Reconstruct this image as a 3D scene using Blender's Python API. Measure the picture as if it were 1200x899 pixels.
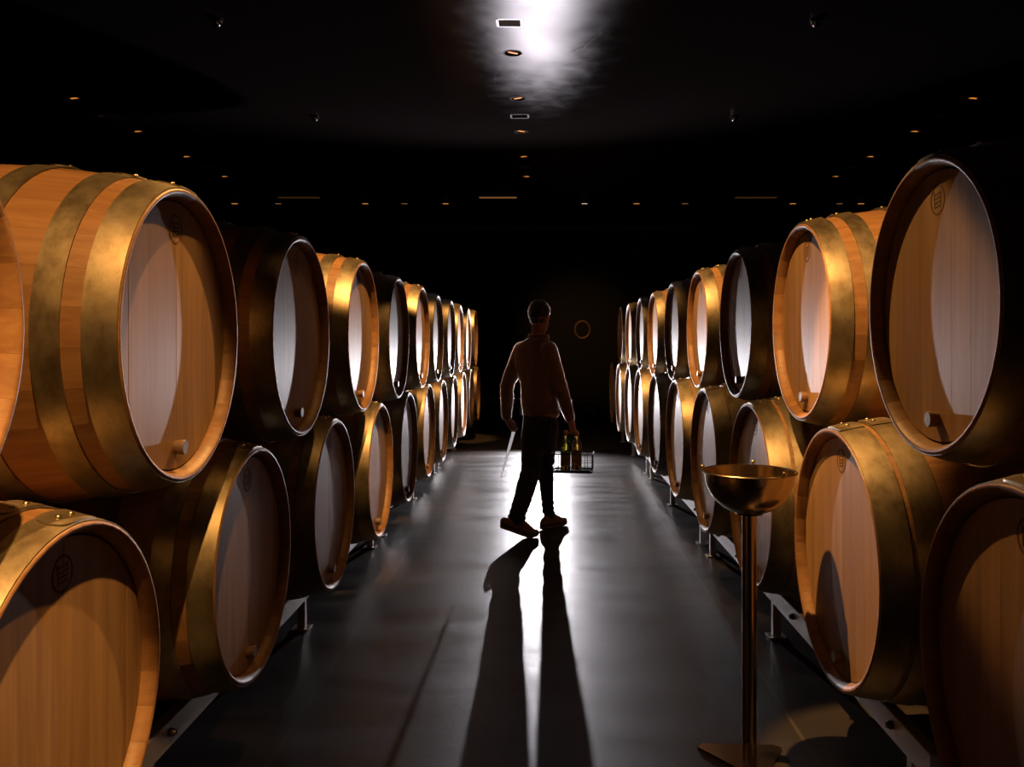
import bpy, bmesh, math, random
from mathutils import Vector, Matrix, noise
PI = math.pi
random.seed(7)
SC = bpy.context.scene
for o in list(bpy.data.objects): bpy.data.objects.remove(o)
COL = SC.collection
CAMZ = 1.48
# ------------------------------------------------------------------ camera
cam_d = bpy.data.cameras.new('camera'); cam = bpy.data.objects.new('camera', cam_d); COL.objects.link(cam)
cam.location = (0, 0, CAMZ); cam.rotation_euler = (PI/2, 0, 0)
cam_d.sensor_width = 36; cam_d.sensor_fit = 'HORIZONTAL'; cam_d.lens = 1017.5*36/1200
cam_d.shift_x = -37.5/1200; cam_d.shift_y = -49.1/1200
cam_d.clip_start = .05; cam_d.clip_end = 80
SC.camera = cam
# ------------------------------------------------------------------ world, exposure
w = bpy.data.worlds.new('world'); SC.world = w; w.use_nodes = True
w.node_tree.nodes['Background'].inputs[0].default_value = (.004, .004, .005, 1)
w.node_tree.nodes['Background'].inputs[1].default_value = .3
SC.view_settings.view_transform = 'Standard'; SC.view_settings.look = 'None'
SC.view_settings.gamma = 1; SC.view_settings.exposure = 0; SC.view_settings.use_curve_mapping = False
# ------------------------------------------------------------------ lamps
def spot(name, loc, target, power, angle, blend, color, radius=.03):
    d = bpy.data.lights.new(name, 'SPOT'); d.energy = power; d.spot_size = math.radians(angle); d.spot_blend = blend
    d.color = color; d.shadow_soft_size = radius
    o = bpy.data.objects.new(name, d); COL.objects.link(o); o.location = loc
    o.rotation_euler = (Vector(target)-Vector(loc)).to_track_quat('-Z', 'Y').to_euler()
    return o
CEIL = 3.98
COOL = (.99, .94, 1.0)
WARM = (1.0, .50, .15)
spot('white_spotlight', (-.07, 12.7, 1.0), (-.50, 8.7, 1.55), 660, 118, .55, COOL, .022)
HX = -.27
def zz(v): return CAMZ+v
WARM_AIMS = [  # hole y, target (x, y, z), power, cone, blend
 # accent lamps of the centre line, aimed alternately at the left and right stacks
 (.5,  (-1.30, 2.15, zz(.15)), 430, 21, .3), (.5, (-1.2, 1.62, zz(-.55)), 900, 19, .3),
 (3.3, (-1.10, 4.80, zz(.05)), 620, 17.5, .3), (6.1, (-1.1, 7.02, zz(.05)), 560, 17, .3),
 (8.95,(-1.1, 10.35, zz(.0)), 480, 18, .4), (11.8,(-1.05, 12.75, zz(-.1)), 420, 22, .5),
 (1.9, (1.32, 3.48, zz(-.05)), 700, 21, .3), (4.7, (1.2, 5.90, zz(.05)), 680, 18, .3),
 (7.52,(1.15, 8.25, zz(.0)), 520, 18, .3), (10.4,(1.1, 10.7, zz(.0)), 160, 18, .5),
 # lamps washing the heads and the aisle edges
 (4.7, (-.98, 2.45, zz(.0)), 620, 18, .5), (3.3, (1.05, 3.02, zz(-.70)), 800, 17.5, .3), (4.7, (1.0, 2.40, zz(.12)), 430, 12, .5),
 (4.7, (-1.0, 3.6, zz(-.1)), 35, 16, .8), (3.3, (-1.0, 4.2, zz(-.7)), 35, 18, .8),
 (3.3, (1.05, 4.15, zz(-.6)), 80, 18, .8), (6.1, (1.05, 5.3, zz(-.7)), 140, 20, .8), (4.7, (-1.0, 5.3, zz(-.6)), 220, 17, .7),
 (7.52, (1.05, 6.5, zz(-.6)), 200, 20, .8), (7.52, (-1.0, 7.6, zz(-.6)), 150, 20, .8),
 (8.95, (1.0, 8.9, zz(-.6)), 240, 22, .8), (8.95, (-1.0, 8.7, zz(-.6)), 150, 20, .8), (10.4, (-1.0, 11.0, zz(-.6)), 240, 24, .8),
 (10.4, (1.0, 10.6, zz(-.6)), 90, 22, .8), (13.2, (.8, 18.8, 1.6), 150, 30, 1.),
]
for k, (hy, tgt, p, a, bl) in enumerate(WARM_AIMS):
    spot('ceiling_spotlight', (HX, hy, CEIL-.015), tgt, p, a, bl, WARM, .025)

# ------------------------------------------------------------------ materials
def mat(name, color=(.5,.5,.5), rough=.5, metal=0, emit=None, estr=0, trans=0, spec=.5, sheen=0):
    m = bpy.data.materials.new(name); m.use_nodes = True
    b = m.node_tree.nodes['Principled BSDF']
    b.inputs['Base Color'].default_value = (*color, 1); b.inputs['Roughness'].default_value = rough
    b.inputs['Metallic'].default_value = metal; b.inputs['Transmission Weight'].default_value = trans
    b.inputs['Specular IOR Level'].default_value = spec; b.inputs['Sheen Weight'].default_value = sheen
    if emit: b.inputs['Emission Color'].default_value = (*emit, 1); b.inputs['Emission Strength'].default_value = estr
    return m
def nd(m, t, **kw):
    n = m.node_tree.nodes.new(t)
    for k, v in kw.items():
        if k in n.inputs: n.inputs[k].default_value = v
        else: setattr(n, k, v)
    return n
def lk(m, a, b): m.node_tree.links.new(a, b)
def coords(m, scale, rnd=True, kind='Object'):
    tc = nd(m, 'ShaderNodeTexCoord'); mp = nd(m, 'ShaderNodeMapping'); mp.inputs['Scale'].default_value = scale
    lk(m, tc.outputs[kind], mp.inputs['Vector'])
    oi = nd(m, 'ShaderNodeObjectInfo')
    if rnd:
        mul = nd(m, 'ShaderNodeVectorMath', operation='SCALE'); mul.inputs['Scale'].default_value = 37.
        cb = nd(m, 'ShaderNodeCombineXYZ')
        for k in range(3): lk(m, oi.outputs['Random'], cb.inputs[k])
        lk(m, cb.outputs[0], mul.inputs[0]); lk(m, mul.outputs[0], mp.inputs['Location'])
    return mp.outputs[0], oi
def ramp(m, fac, stops):
    r = nd(m, 'ShaderNodeValToRGB'); e = r.color_ramp.elements
    e[0].position, e[0].color = stops[0][0], (*stops[0][1], 1); e[1].position, e[1].color = stops[-1][0], (*stops[-1][1], 1)
    for p, c in stops[1:-1]:
        n = e.new(p); n.color = (*c, 1)
    lk(m, fac, r.inputs[0]); return r.outputs[0]
def bump(m, h, strength=.2, dist=.01, prev=None):
    b = nd(m, 'ShaderNodeBump'); b.inputs['Strength'].default_value = strength; b.inputs['Distance'].default_value = dist
    lk(m, h, b.inputs['Height'])
    if prev: lk(m, prev, b.inputs['Normal'])
    return b.outputs[0]
def P(m): return m.node_tree.nodes['Principled BSDF']

def wood(name, scale, a, b, rough=.5, var=.30):
    m = mat(name, a, rough)
    v, oi = coords(m, scale)
    n = nd(m, 'ShaderNodeTexNoise'); n.inputs['Scale'].default_value = 1; n.inputs['Detail'].default_value = 8; n.inputs['Roughness'].default_value = .62
    n.inputs['Distortion'].default_value = .6
    lk(m, v, n.inputs['Vector'])
    c = ramp(m, n.outputs[0], [(.3, a), (.7, b)])
    mx = nd(m, 'ShaderNodeMix', data_type='RGBA', blend_type='MULTIPLY'); mx.inputs[0].default_value = 1
    mr = nd(m, 'ShaderNodeMapRange'); mr.inputs['To Min'].default_value = 1-var; mr.inputs['To Max'].default_value = 1.
    lk(m, oi.outputs['Random'], mr.inputs[0])
    cc = nd(m, 'ShaderNodeCombineColor')
    for k in range(3): lk(m, mr.outputs[0], cc.inputs[k])
    lk(m, c, mx.inputs[6]); lk(m, cc.outputs[0], mx.inputs[7]); lk(m, mx.outputs[2], P(m).inputs['Base Color'])
    lk(m, bump(m, n.outputs[0], .25, .002), P(m).inputs['Normal'])
    return m
OAK_BODY = wood('oak_staves', (1.6, 30, 30), (.23, .108, .040), (.37, .198, .082), .5, .18)
OAK_HEAD = wood('oak_head', (30, 26, 1.4), (.28, .158, .072), (.43, .268, .138), .48, .22)
CORK = wood('bung_wood', (40, 40, 40), (.16, .09, .05), (.26, .16, .09))
STAMP = mat('burnt_stamp', (.10, .05, .025), .8)

def hoop_mat():
    m = mat('galvanised_hoop', (.5, .42, .28), .38, .9)
    v, oi = coords(m, (14, 9, 9))
    n = nd(m, 'ShaderNodeTexNoise'); n.inputs['Scale'].default_value = 1; n.inputs['Detail'].default_value = 9; n.inputs['Roughness'].default_value = .7
    lk(m, v, n.inputs['Vector'])
    lk(m, ramp(m, n.outputs[0], [(.3, (.17, .13, .08)), (.5, (.30, .25, .165)), (.75, (.42, .36, .26))]), P(m).inputs['Base Color'])
    mr = nd(m, 'ShaderNodeMapRange'); mr.inputs['To Min'].default_value = .34; mr.inputs['To Max'].default_value = .6
    lk(m, n.outputs[0], mr.inputs[0]); lk(m, mr.outputs[0], P(m).inputs['Roughness'])
    lk(m, bump(m, n.outputs[0], .12, .002), P(m).inputs['Normal'])
    return m
HOOP = hoop_mat()
RIVET = mat('rivet_metal', (.6, .5, .34), .35, 1)
STEEL = mat('rack_steel', (.62, .60, .57), .38, .55)
DARKSTEEL = mat('dark_steel', (.10, .09, .085), .45, .8)

def floor_mat():
    m = mat('polished_dark_floor', (.03, .028, .028), .34, spec=.65)
    v, _ = coords(m, (1, 1, 1), False)
    n = nd(m, 'ShaderNodeTexNoise'); n.inputs['Scale'].default_value = .9; n.inputs['Detail'].default_value = 7; n.inputs['Roughness'].default_value = .6
    lk(m, v, n.inputs['Vector'])
    mp = nd(m, 'ShaderNodeMapping'); mp.inputs['Scale'].default_value = (.8, 3.2, 1); lk(m, v, mp.inputs['Vector'])
    n3 = nd(m, 'ShaderNodeTexNoise'); n3.inputs['Scale'].default_value = 1.3; n3.inputs['Detail'].default_value = 6; lk(m, mp.outputs[0], n3.inputs['Vector'])
    f = nd(m, 'ShaderNodeTexNoise'); f.inputs['Scale'].default_value = 170; f.inputs['Detail'].default_value = 3
    lk(m, v, f.inputs['Vector'])
    c = ramp(m, n.outputs[0], [(.3, (.030, .026, .026)), (.7, (.055, .048, .046))])
    # faint scuffed joint lines along the aisle
    sx = nd(m, 'ShaderNodeSeparateXYZ'); lk(m, v, sx.inputs[0])
    ab = nd(m, 'ShaderNodeMath', operation='ABSOLUTE'); lk(m, sx.outputs[0], ab.inputs[0])
    d = nd(m, 'ShaderNodeMath', operation='SUBTRACT'); lk(m, ab.outputs[0], d.inputs[0]); d.inputs[1].default_value = .965
    d2 = nd(m, 'ShaderNodeMath', operation='ABSOLUTE'); lk(m, d.outputs[0], d2.inputs[0])
    ls = nd(m, 'ShaderNodeMath', operation='LESS_THAN'); lk(m, d2.outputs[0], ls.inputs[0]); ls.inputs[1].default_value = .007
    lm = nd(m, 'ShaderNodeMath', operation='MULTIPLY'); lk(m, ls.outputs[0], lm.inputs[0]); lk(m, n3.outputs[0], lm.inputs[1])
    mx = nd(m, 'ShaderNodeMix', data_type='RGBA'); lk(m, lm.outputs[0], mx.inputs[0]); lk(m, c, mx.inputs[6]); mx.inputs[7].default_value = (.13, .115, .10, 1)
    lk(m, mx.outputs[2], P(m).inputs['Base Color'])
    mr = nd(m, 'ShaderNodeMapRange'); mr.inputs['From Min'].default_value = .3; mr.inputs['From Max'].default_value = .7
    mr.inputs['To Min'].default_value = .29; mr.inputs['To Max'].default_value = .42
    lk(m, n3.outputs[0], mr.inputs[0]); lk(m, mr.outputs[0], P(m).inputs['Roughness'])
    b1 = bump(m, n3.outputs[0], .10, .02)
    lk(m, bump(m, f.outputs[0], .45, .0018, b1), P(m).inputs['Normal'])
    return m
FLOOR = floor_mat()
UNLIT_FLOOR = mat('floor_painted_unlit', (.02, .013, .010), .85)  # light cutoff painted in: floor coloured dark beyond the white lamp's reach

def ceil_mat():
    m = mat('dark_varnished_ceiling', (.012, .009, .009), .3, spec=.35)
    v, _ = coords(m, (1, 1, 1), False)
    n = nd(m, 'ShaderNodeTexNoise'); n.inputs['Scale'].default_value = 1.1; n.inputs['Detail'].default_value = 5; n.inputs['Distortion'].default_value = .8
    lk(m, v, n.inputs['Vector'])
    n2 = nd(m, 'ShaderNodeTexNoise'); n2.inputs['Scale'].default_value = 4.5; n2.inputs['Detail'].default_value = 8
    lk(m, v, n2.inputs['Vector'])
    vo = nd(m, 'ShaderNodeTexVoronoi', feature='DISTANCE_TO_EDGE'); vo.inputs['Scale'].default_value = .8
    nz = nd(m, 'ShaderNodeTexNoise'); nz.inputs['Scale'].default_value = 1.5; nz.inputs['Detail'].default_value = 3; lk(m, v, nz.inputs['Vector'])
    ad = nd(m, 'ShaderNodeVectorMath', operation='ADD'); lk(m, v, ad.inputs[0]); lk(m, nz.outputs['Color'], ad.inputs[1]); lk(m, ad.outputs[0], vo.inputs['Vector'])
    cr = nd(m, 'ShaderNodeMapRange'); cr.inputs['From Max'].default_value = .008; cr.inputs['To Min'].default_value = 0; lk(m, vo.outputs[0], cr.inputs[0])
    lk(m, ramp(m, n2.outputs[0], [(.35, (.006, .004, .004)), (.7, (.014, .010, .010))]), P(m).inputs['Base Color'])
    mr = nd(m, 'ShaderNodeMapRange'); mr.inputs['From Min'].default_value = .3; mr.inputs['From Max'].default_value = .7
    mr.inputs['To Min'].default_value = .17; mr.inputs['To Max'].default_value = .20
    lk(m, n2.outputs[0], mr.inputs[0]); lk(m, mr.outputs[0], P(m).inputs['Roughness'])
    b1 = bump(m, n.outputs[0], .035, .03)
    b2 = bump(m, cr.outputs[0], .10, .002, b1)
    nm = bump(m, n2.outputs[0], .02, .006, b2)
    df = nd(m, 'ShaderNodeBsdfDiffuse'); df.inputs[0].default_value = (.010, .007, .007, 1)
    gl = nd(m, 'ShaderNodeBsdfAnisotropic', distribution='BECKMANN'); gl.inputs['Color'].default_value = (.9, .86, .9, 1)
    rr = nd(m, 'ShaderNodeMapRange'); rr.inputs['From Min'].default_value = .3; rr.inputs['From Max'].default_value = .7; rr.inputs['To Min'].default_value = .29; rr.inputs['To Max'].default_value = .32
    lk(m, n2.outputs[0], rr.inputs[0]); lk(m, rr.outputs[0], gl.inputs['Roughness'])
    fr = nd(m, 'ShaderNodeFresnel'); fr.inputs[0].default_value = 1.45
    st = nd(m, 'ShaderNodeMapRange'); st.inputs['From Min'].default_value = .3; st.inputs['From Max'].default_value = .75; st.inputs['To Min'].default_value = .34; st.inputs['To Max'].default_value = .52; lk(m, n.outputs[0], st.inputs[0])
    fm = nd(m, 'ShaderNodeMath', operation='MULTIPLY'); lk(m, fr.outputs[0], fm.inputs[0]); lk(m, st.outputs[0], fm.inputs[1])
    mx = nd(m, 'ShaderNodeMixShader'); lk(m, fm.outputs[0], mx.inputs[0]); lk(m, df.outputs[0], mx.inputs[1]); lk(m, gl.outputs[0], mx.inputs[2])
    lk(m, nm, df.inputs['Normal']); lk(m, nm, gl.inputs['Normal']); lk(m, mx.outputs[0], m.node_tree.nodes['Material Output'].inputs[0])
    return m
CEILM = ceil_mat()
BLACKWALL = mat('black_wall', (.012, .010, .010), .75)
HOUSING = mat('lamp_housing', (.02, .015, .012), .6)
LAMP = mat('lamp_reflector', (.8, .4, .1), .4, 0, (1, .36, .06), .6)
LAMPDIM = mat('lamp_reflector_dim', (.8, .4, .1), .4, 0, (1, .42, .12), .18)
LAMPWHITE = mat('lamp_reflector_white', (.8, .7, .6), .4, 0, (1, .72, .5), .7)
FRAME = mat('fixture_frame', (.45, .46, .5), .4, .4)
CHROME = mat('chrome', (.7, .7, .72), .15, 1)

# ------------------------------------------------------------------ mesh helpers
def setp(o, label=None, cat=None, group=None, kind=None):
    if label: o['label'] = label
    if cat: o['category'] = cat
    if group: o['group'] = group
    if kind: o['kind'] = kind
    return o
def me_of(bm, name, m, smooth=False):
    me = bpy.data.meshes.new(name)
    bmesh.ops.recalc_face_normals(bm, faces=bm.faces)
    bm.to_mesh(me); bm.free()
    for mm in (m if isinstance(m, (list, tuple)) else [m]): me.materials.append(mm)
    if smooth: me.shade_smooth()
    return me
def ob(name, me, parent=None, loc=(0,0,0), rot=(0,0,0)):
    o = bpy.data.objects.new(name, me); COL.objects.link(o); o.location = loc; o.rotation_euler = rot
    if parent: o.parent = parent
    return o
def obj(name, bm, m, parent=None, smooth=False, loc=(0,0,0), rot=(0,0,0)):
    return ob(name, me_of(bm, name, m, smooth), parent, loc, rot)
def sharp(me, ang=35):
    me.shade_smooth()
    try: me.set_sharp_from_angle(angle=math.radians(ang))
    except Exception: pass
    return me
def empty(name, loc, rot=(0,0,0)):
    o = bpy.data.objects.new(name, None); COL.objects.link(o); o.location = loc; o.rotation_euler = rot; o.empty_display_size = .1
    return o
def box(bm, c, s, bevel=0, M=None):
    r = bmesh.ops.create_cube(bm, size=1); vs = r['verts']
    for v in vs: v.co = Vector((v.co.x*s[0]+c[0], v.co.y*s[1]+c[1], v.co.z*s[2]+c[2]))
    if bevel:
        es = list({e for v in vs for e in v.link_edges})
        rr = bmesh.ops.bevel(bm, geom=es, offset=bevel, segments=2, affect='EDGES'); vs = rr['verts'] if False else vs
    return bm
def loft(bm, rings, cap=True, closed=False):
    R = [[bm.verts.new(p) for p in r] for r in rings]
    n = len(R[0]); m = len(R)
    for i in range(m if closed else m-1):
        a, b = R[i], R[(i+1) % m]
        for j in range(n): bm.faces.new((a[j], a[(j+1) % n], b[(j+1) % n], b[j]))
    if cap and not closed:
        bm.faces.new(R[0]); bm.faces.new(R[-1])
    return R
def frame_of(d):
    d = Vector(d).normalized()
    u = d.cross(Vector((0,0,1)))
    if u.length < 1e-4: u = Vector((1,0,0))
    u.normalize(); return u, d.cross(u).normalized(), d
def tube(bm, pts, r, n=8, closed=False):
    pts = [Vector(p) for p in pts]; rr = r if isinstance(r, (list, tuple)) else [r]*len(pts)
    rings = []; pu = None
    for i, p in enumerate(pts):
        if closed: d = pts[(i+1) % len(pts)]-pts[i-1]
        else: d = pts[min(i+1, len(pts)-1)]-pts[max(i-1, 0)]
        u, v, d = frame_of(d)
        if pu is not None:
            u = (pu-d*pu.dot(d))
            u.normalize(); v = d.cross(u)
        pu = u
        rings.append([p+(u*math.cos(2*PI*j/n)+v*math.sin(2*PI*j/n))*rr[i] for j in range(n)])
    loft(bm, rings, not closed, closed)
def cyl(bm, c, r, h, n=16, r2=None):
    r2 = r if r2 is None else r2
    loft(bm, [[(c[0]+q*math.cos(2*PI*j/n), c[1]+q*math.sin(2*PI*j/n), z) for j in range(n)] for q, z in ((r, c[2]), (r2, c[2]+h))])
def lathe(bm, prof, n=32, cap=False):   # around z, prof = [(r,z)]
    loft(bm, [[(max(r, 1e-4)*math.cos(2*PI*j/n), max(r, 1e-4)*math.sin(2*PI*j/n), z) for j in range(n)] for r, z in prof], cap)
def latheX(bm, prof, n=64, closed=True):  # around x, prof = [(r,x)] closed outline
    loft(bm, [[(x, r*math.cos(2*PI*j/n), r*math.sin(2*PI*j/n)) for j in range(n)] for r, x in prof], False, closed)

# ------------------------------------------------------------------ room
YB, YF, XS = 18.8, -2.5, 7.6
bm = bmesh.new(); box(bm, (0, (YF+11.8)/2, -.1), (2*XS, 11.8-YF, .2)); setp(obj('floor', bm, FLOOR), 'dark polished cellar floor with scuffs', None, None, 'structure')
bm = bmesh.new(); box(bm, (0, (YB+11.8)/2, -.1), (2*XS, YB-11.8, .2)); setp(obj('floor', bm, UNLIT_FLOOR), 'far end of the floor, painted dark where the light stops', None, None, 'structure')
bm = bmesh.new(); box(bm, (0, YB+.1, 2), (2*XS+.4, .2, 4.4)); setp(obj('wall_back', bm, BLACKWALL), None, None, None, 'structure')
bm = bmesh.new(); box(bm, (-XS-.1, (YF+YB)/2, 2), (.2, YB-YF, 4.4)); setp(obj('wall_left', bm, BLACKWALL), None, None, None, 'structure')
bm = bmesh.new(); box(bm, (XS+.1, (YF+YB)/2, 2), (.2, YB-YF, 4.4)); setp(obj('wall_right', bm, BLACKWALL), None, None, None, 'structure')
bm = bmesh.new(); box(bm, (0, YF-.1, 2), (2*XS+.4, .2, 4.4)); setp(obj('wall_front', bm, BLACKWALL), None, None, None, 'structure')
bm = bmesh.new(); box(bm, (0, (YF+YB)/2, CEIL+.3), (2*XS+.4, YB-YF+.4, .1)); setp(obj('ceiling', bm, BLACKWALL), 'roof slab above the dark ceiling', None, None, 'structure')
# ceiling skin with three fixture strips
ORD = ['nearest', 'second', 'third', 'fourth', 'fifth', 'sixth', 'seventh', 'eighth', 'ninth', 'tenth', 'eleventh']
STR = [-4.84, HX, 4.42]; HW = .355; PITCH = 2.82; R0Y = 6.82
cells = []
y = R0Y-3*PITCH-HW
kinds = ['rect', 'round', 'plain', 'round']
i = 0
while y < YB-HW*2:
    cells.append((y, kinds[i % 4])); y += PITCH/4; i += 1
yend = y
bm = bmesh.new()
def quad(x0, x1, y0, y1):
    vs = [bm.verts.new((a, b, CEIL)) for a, b in ((x0, y0), (x1, y0), (x1, y1), (x0, y1))]; bm.faces.new(vs)
xs = [-XS, STR[0]-HW, STR[0]+HW, STR[1]-HW, STR[1]+HW, STR[2]-HW, STR[2]+HW, XS]
for k in (0, 2, 4, 6): quad(xs[k], xs[k+1], YF, YB)
y0c = cells[0][0]
for sx in STR:
    quad(sx-HW, sx+HW, YF, y0c) if y0c > YF else None
    quad(sx-HW, sx+HW, yend, YB)
    for y, kd in cells:
        cx, cy, h = sx, y+PITCH/8, PITCH/8
        if y < YF: continue
        if kd == 'plain': quad(cx-HW, cx+HW, cy-h, cy+h); continue
        n = 24; outer = []; inner = []
        for j in range(n):
            a = 2*PI*(j+.5)/n; c, s = math.cos(a), math.sin(a); q = 1/max(abs(c), abs(s))
            outer.append(bm.verts.new((cx+c*q*HW, cy+s*q*h, CEIL)))
            if kd == 'round': inner.append(bm.verts.new((cx+c*.074, cy+s*.074, CEIL)))
            else: inner.append(bm.verts.new((cx+c*q*.105, cy+s*q*.09, CEIL)))
        for j in range(n): bm.faces.new((outer[j], outer[(j+1) % n], inner[(j+1) % n], inner[j]))
        for (ax, ay) in ((1,1),(1,-1),(-1,1),(-1,-1)):
            cor = bm.verts.new((cx+ax*HW, cy+ay*h, CEIL)); best = sorted(outer, key=lambda v: (v.co-cor.co).length)[:2]
            try: bm.faces.new((cor, best[0], best[1]))
            except Exception: pass
ce = obj('ceiling', bm, CEILM)
for p_ in ce.data.polygons:
    if p_.normal.z > 0: p_.flip()
setp(ce, 'dark glossy ceiling with rows of recessed fixtures', None, None, 'structure')

def round_fixture(x, y, tilt, m, label, grp):
    t = setp(empty('recessed_downlight', (x, y, CEIL)), label, 'ceiling light', grp)
    bm = bmesh.new(); lathe(bm, [(.074, 0), (.074, .16), (.001, .16)], 24); obj('housing', bm, HOUSING, t, True)
    bm = bmesh.new(); latp = [(.082, -.003), (.074, -.004), (.074, .004), (.082, .0005)]
    loft(bm, [[(r*math.cos(2*PI*j/24), r*math.sin(2*PI*j/24), z) for j in range(24)] for r, z in latp], False, True); obj('trim_ring', bm, HOUSING, t, True)
    bm = bmesh.new(); box(bm, (0, 0, 0), (.095, .022, .008), .003); obj('lamp', bm, m, t, False, (0, .02, .010), (0, 0, tilt))
    return t
def rect_fixture(x, y, fm, lm, label, grp):
    t = setp(empty('ceiling_fixture', (x, y, CEIL)), label, 'ceiling light', grp)
    bm = bmesh.new()
    for c, s in (((0, .08, .05), (.21, .02, .1)), ((0, -.08, .05), (.21, .02, .1)), ((.095, 0, .05), (.02, .14, .1)), ((-.095, 0, .05), (.02, .14, .1))): box(bm, c, s)
    obj('frame', bm, fm, t)
    bm = bmesh.new(); box(bm, (0, 0, .12), (.21, .18, .02)); obj('housing', bm, HOUSING, t)
    for sx in (-.055, .055):
        bm = bmesh.new(); box(bm, (sx, .02, .07), (.022, .05, .05), .004); obj('lamp', bm, lm, t)
    return t
names = ['left', 'centre', 'right']
for si, sx in enumerate(STR):
    ri = 0; rn = 0; vr = 0; vq = 0
    for y, kd in cells:
        cy = y+PITCH/8
        if kd == 'plain' or cy < 6.6 or cy > 14.2: 
            if kd == 'round': ri += 1
            continue
        vis = cy > (6.6 if si == 1 else 8)
        if not vis: continue
        if kd == 'round':
            ri += 1; tilt = (1 if ri % 2 else -1)*.55
            vr += 1
            round_fixture(sx, cy, tilt if si == 1 else -.3*(1 if sx < 0 else -1), LAMP if si != 1 or cy > 7 else LAMPDIM,
                'small round recessed downlight, %s seen from the camera in the %s line of ceiling fixtures' % (ORD[vr-1], names[si]), 'recessed downlights of the %s ceiling line' % names[si])
        else:
            vq += 1
            rect_fixture(sx, cy, FRAME if (si == 1 and cy < 8) else HOUSING, LAMPDIM,
                'pale-framed square recessed fixture in the bright patch of the ceiling' if (si == 1 and cy < 8) else 'dark square recessed fixture, %s seen from the camera in the %s ceiling line' % (ORD[vq-1], names[si]), None if (si == 1 and cy < 8) else 'square fixtures of the %s ceiling line' % names[si])
for x0, x1, l in ((-4.57, -3.84, 'left'), (-1.12, -.46, 'middle'), (3.27, 4.0, 'right')):
    t = setp(empty('slot_light', ((x0+x1)/2, 14.9, CEIL)), 'long narrow glowing slot light at the far end of the ceiling, %s one of three' % l, 'ceiling light')
    bm = bmesh.new(); box(bm, (0, 0, -.014), (x1-x0, .16, .024), .003); obj('housing', bm, HOUSING, t)
    bm = bmesh.new(); box(bm, (0, 0, -.029), (x1-x0-.02, .13, .004)); obj('diffuser', bm, mat('slot_glow_'+l, (.4,.25,.12), .5, 0, (1, .42, .14), .16 if l == 'middle' else .03), t)
for k, px in enumerate((275, 326, 428, 474, 522, 685, 746, 803, 929, 984, 1009)):
    x = (px-637.5)/1017.5*15.6
    t = setp(empty('mini_downlight', (x, 15.6, CEIL)), 'tiny ceiling light, %s from the left in the row across the far end' % ORD[k], 'ceiling light', 'tiny lights across the far ceiling')
    if px == 685: t['label'] = 'brightest tiny pale light in the row across the far ceiling'; del t['group']
    bm = bmesh.new(); box(bm, (0, 0, -.01), (.14, .1, .02), .003); obj('housing', bm, HOUSING, t)
    bm = bmesh.new(); box(bm, (0, 0, -.022), (.10, .05, .005)); obj('lamp', bm, LAMPWHITE if px == 685 else LAMPDIM if k % 2 else LAMP, t)
for k, (x, y) in enumerate(((-2.54, 6.74), (2.11, 6.74), (-2.54, 9.63), (2.11, 9.63))):
    t = setp(empty('ceiling_sensor', (x, y, CEIL)), 'small chrome sensor under the ceiling, %s one on the %s side' % ('nearer' if y < 8 else 'farther', 'left' if x < 0 else 'right'), 'sensor')
    bm = bmesh.new(); cyl(bm, (0, 0, -.018), .045, .018, 20); obj('base', bm, HOUSING, t)
    bm = bmesh.new(); lathe(bm, [(.001, -.06), (.018, -.056), (.034, -.04), (.038, -.018)], 20); obj('dome', bm, CHROME, t, True)
# far-end trim, rail, ledge and ring
bm = bmesh.new(); box(bm, (0, YB-.03, CEIL-.06), (2*XS, .06, .1), .01); setp(obj('trim_1', bm, mat('trim', (.05,.04,.035), .5)), None, None, None, 'structure')
t = setp(empty('ceiling_rail', (0, 18.3, CEIL-.03)), 'thin dark rail running across the far end of the ceiling', 'rail')
bm = bmesh.new(); box(bm, (0, 0, -.06), (14, .05, .045), .006); obj('beam', bm, mat('rail_paint', (.10, .08, .065), .45), t)
for k in range(13):
    bm = bmesh.new(); box(bm, (-6.6+k*1.1, 0, -.015), (.05, .05, .05)); obj('bracket', bm, DARKSTEEL, t)
t = setp(empty('low_bench', (1.0, 17.6, 0)), 'low dark bench against the far wall, barely visible in the gloom', 'bench')
bm = bmesh.new(); box(bm, (0, 0, .3), (6.4, .5, .06), .01); obj('seat', bm, mat('bench_wood', (.07, .035, .02), .5), t)
for k in range(5):
    bm = bmesh.new(); box(bm, (-2.9+k*1.45, 0, .135), (.08, .4, .27), .006); obj('leg', bm, DARKSTEEL, t)
bm = bmesh.new(); tube(bm, [(.16*math.cos(a), 0, .185*math.sin(a)) for a in [2*PI*j/40 for j in range(40)]], .022, 8, True)
setp(obj('wall_ring', bm, mat('bronze', (.45, .26, .12), .4, .8), None, True, (.83, YB-.03, CAMZ+.26)), 'faint bronze ring hanging on the dark far wall right of the person', 'ring')

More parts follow.
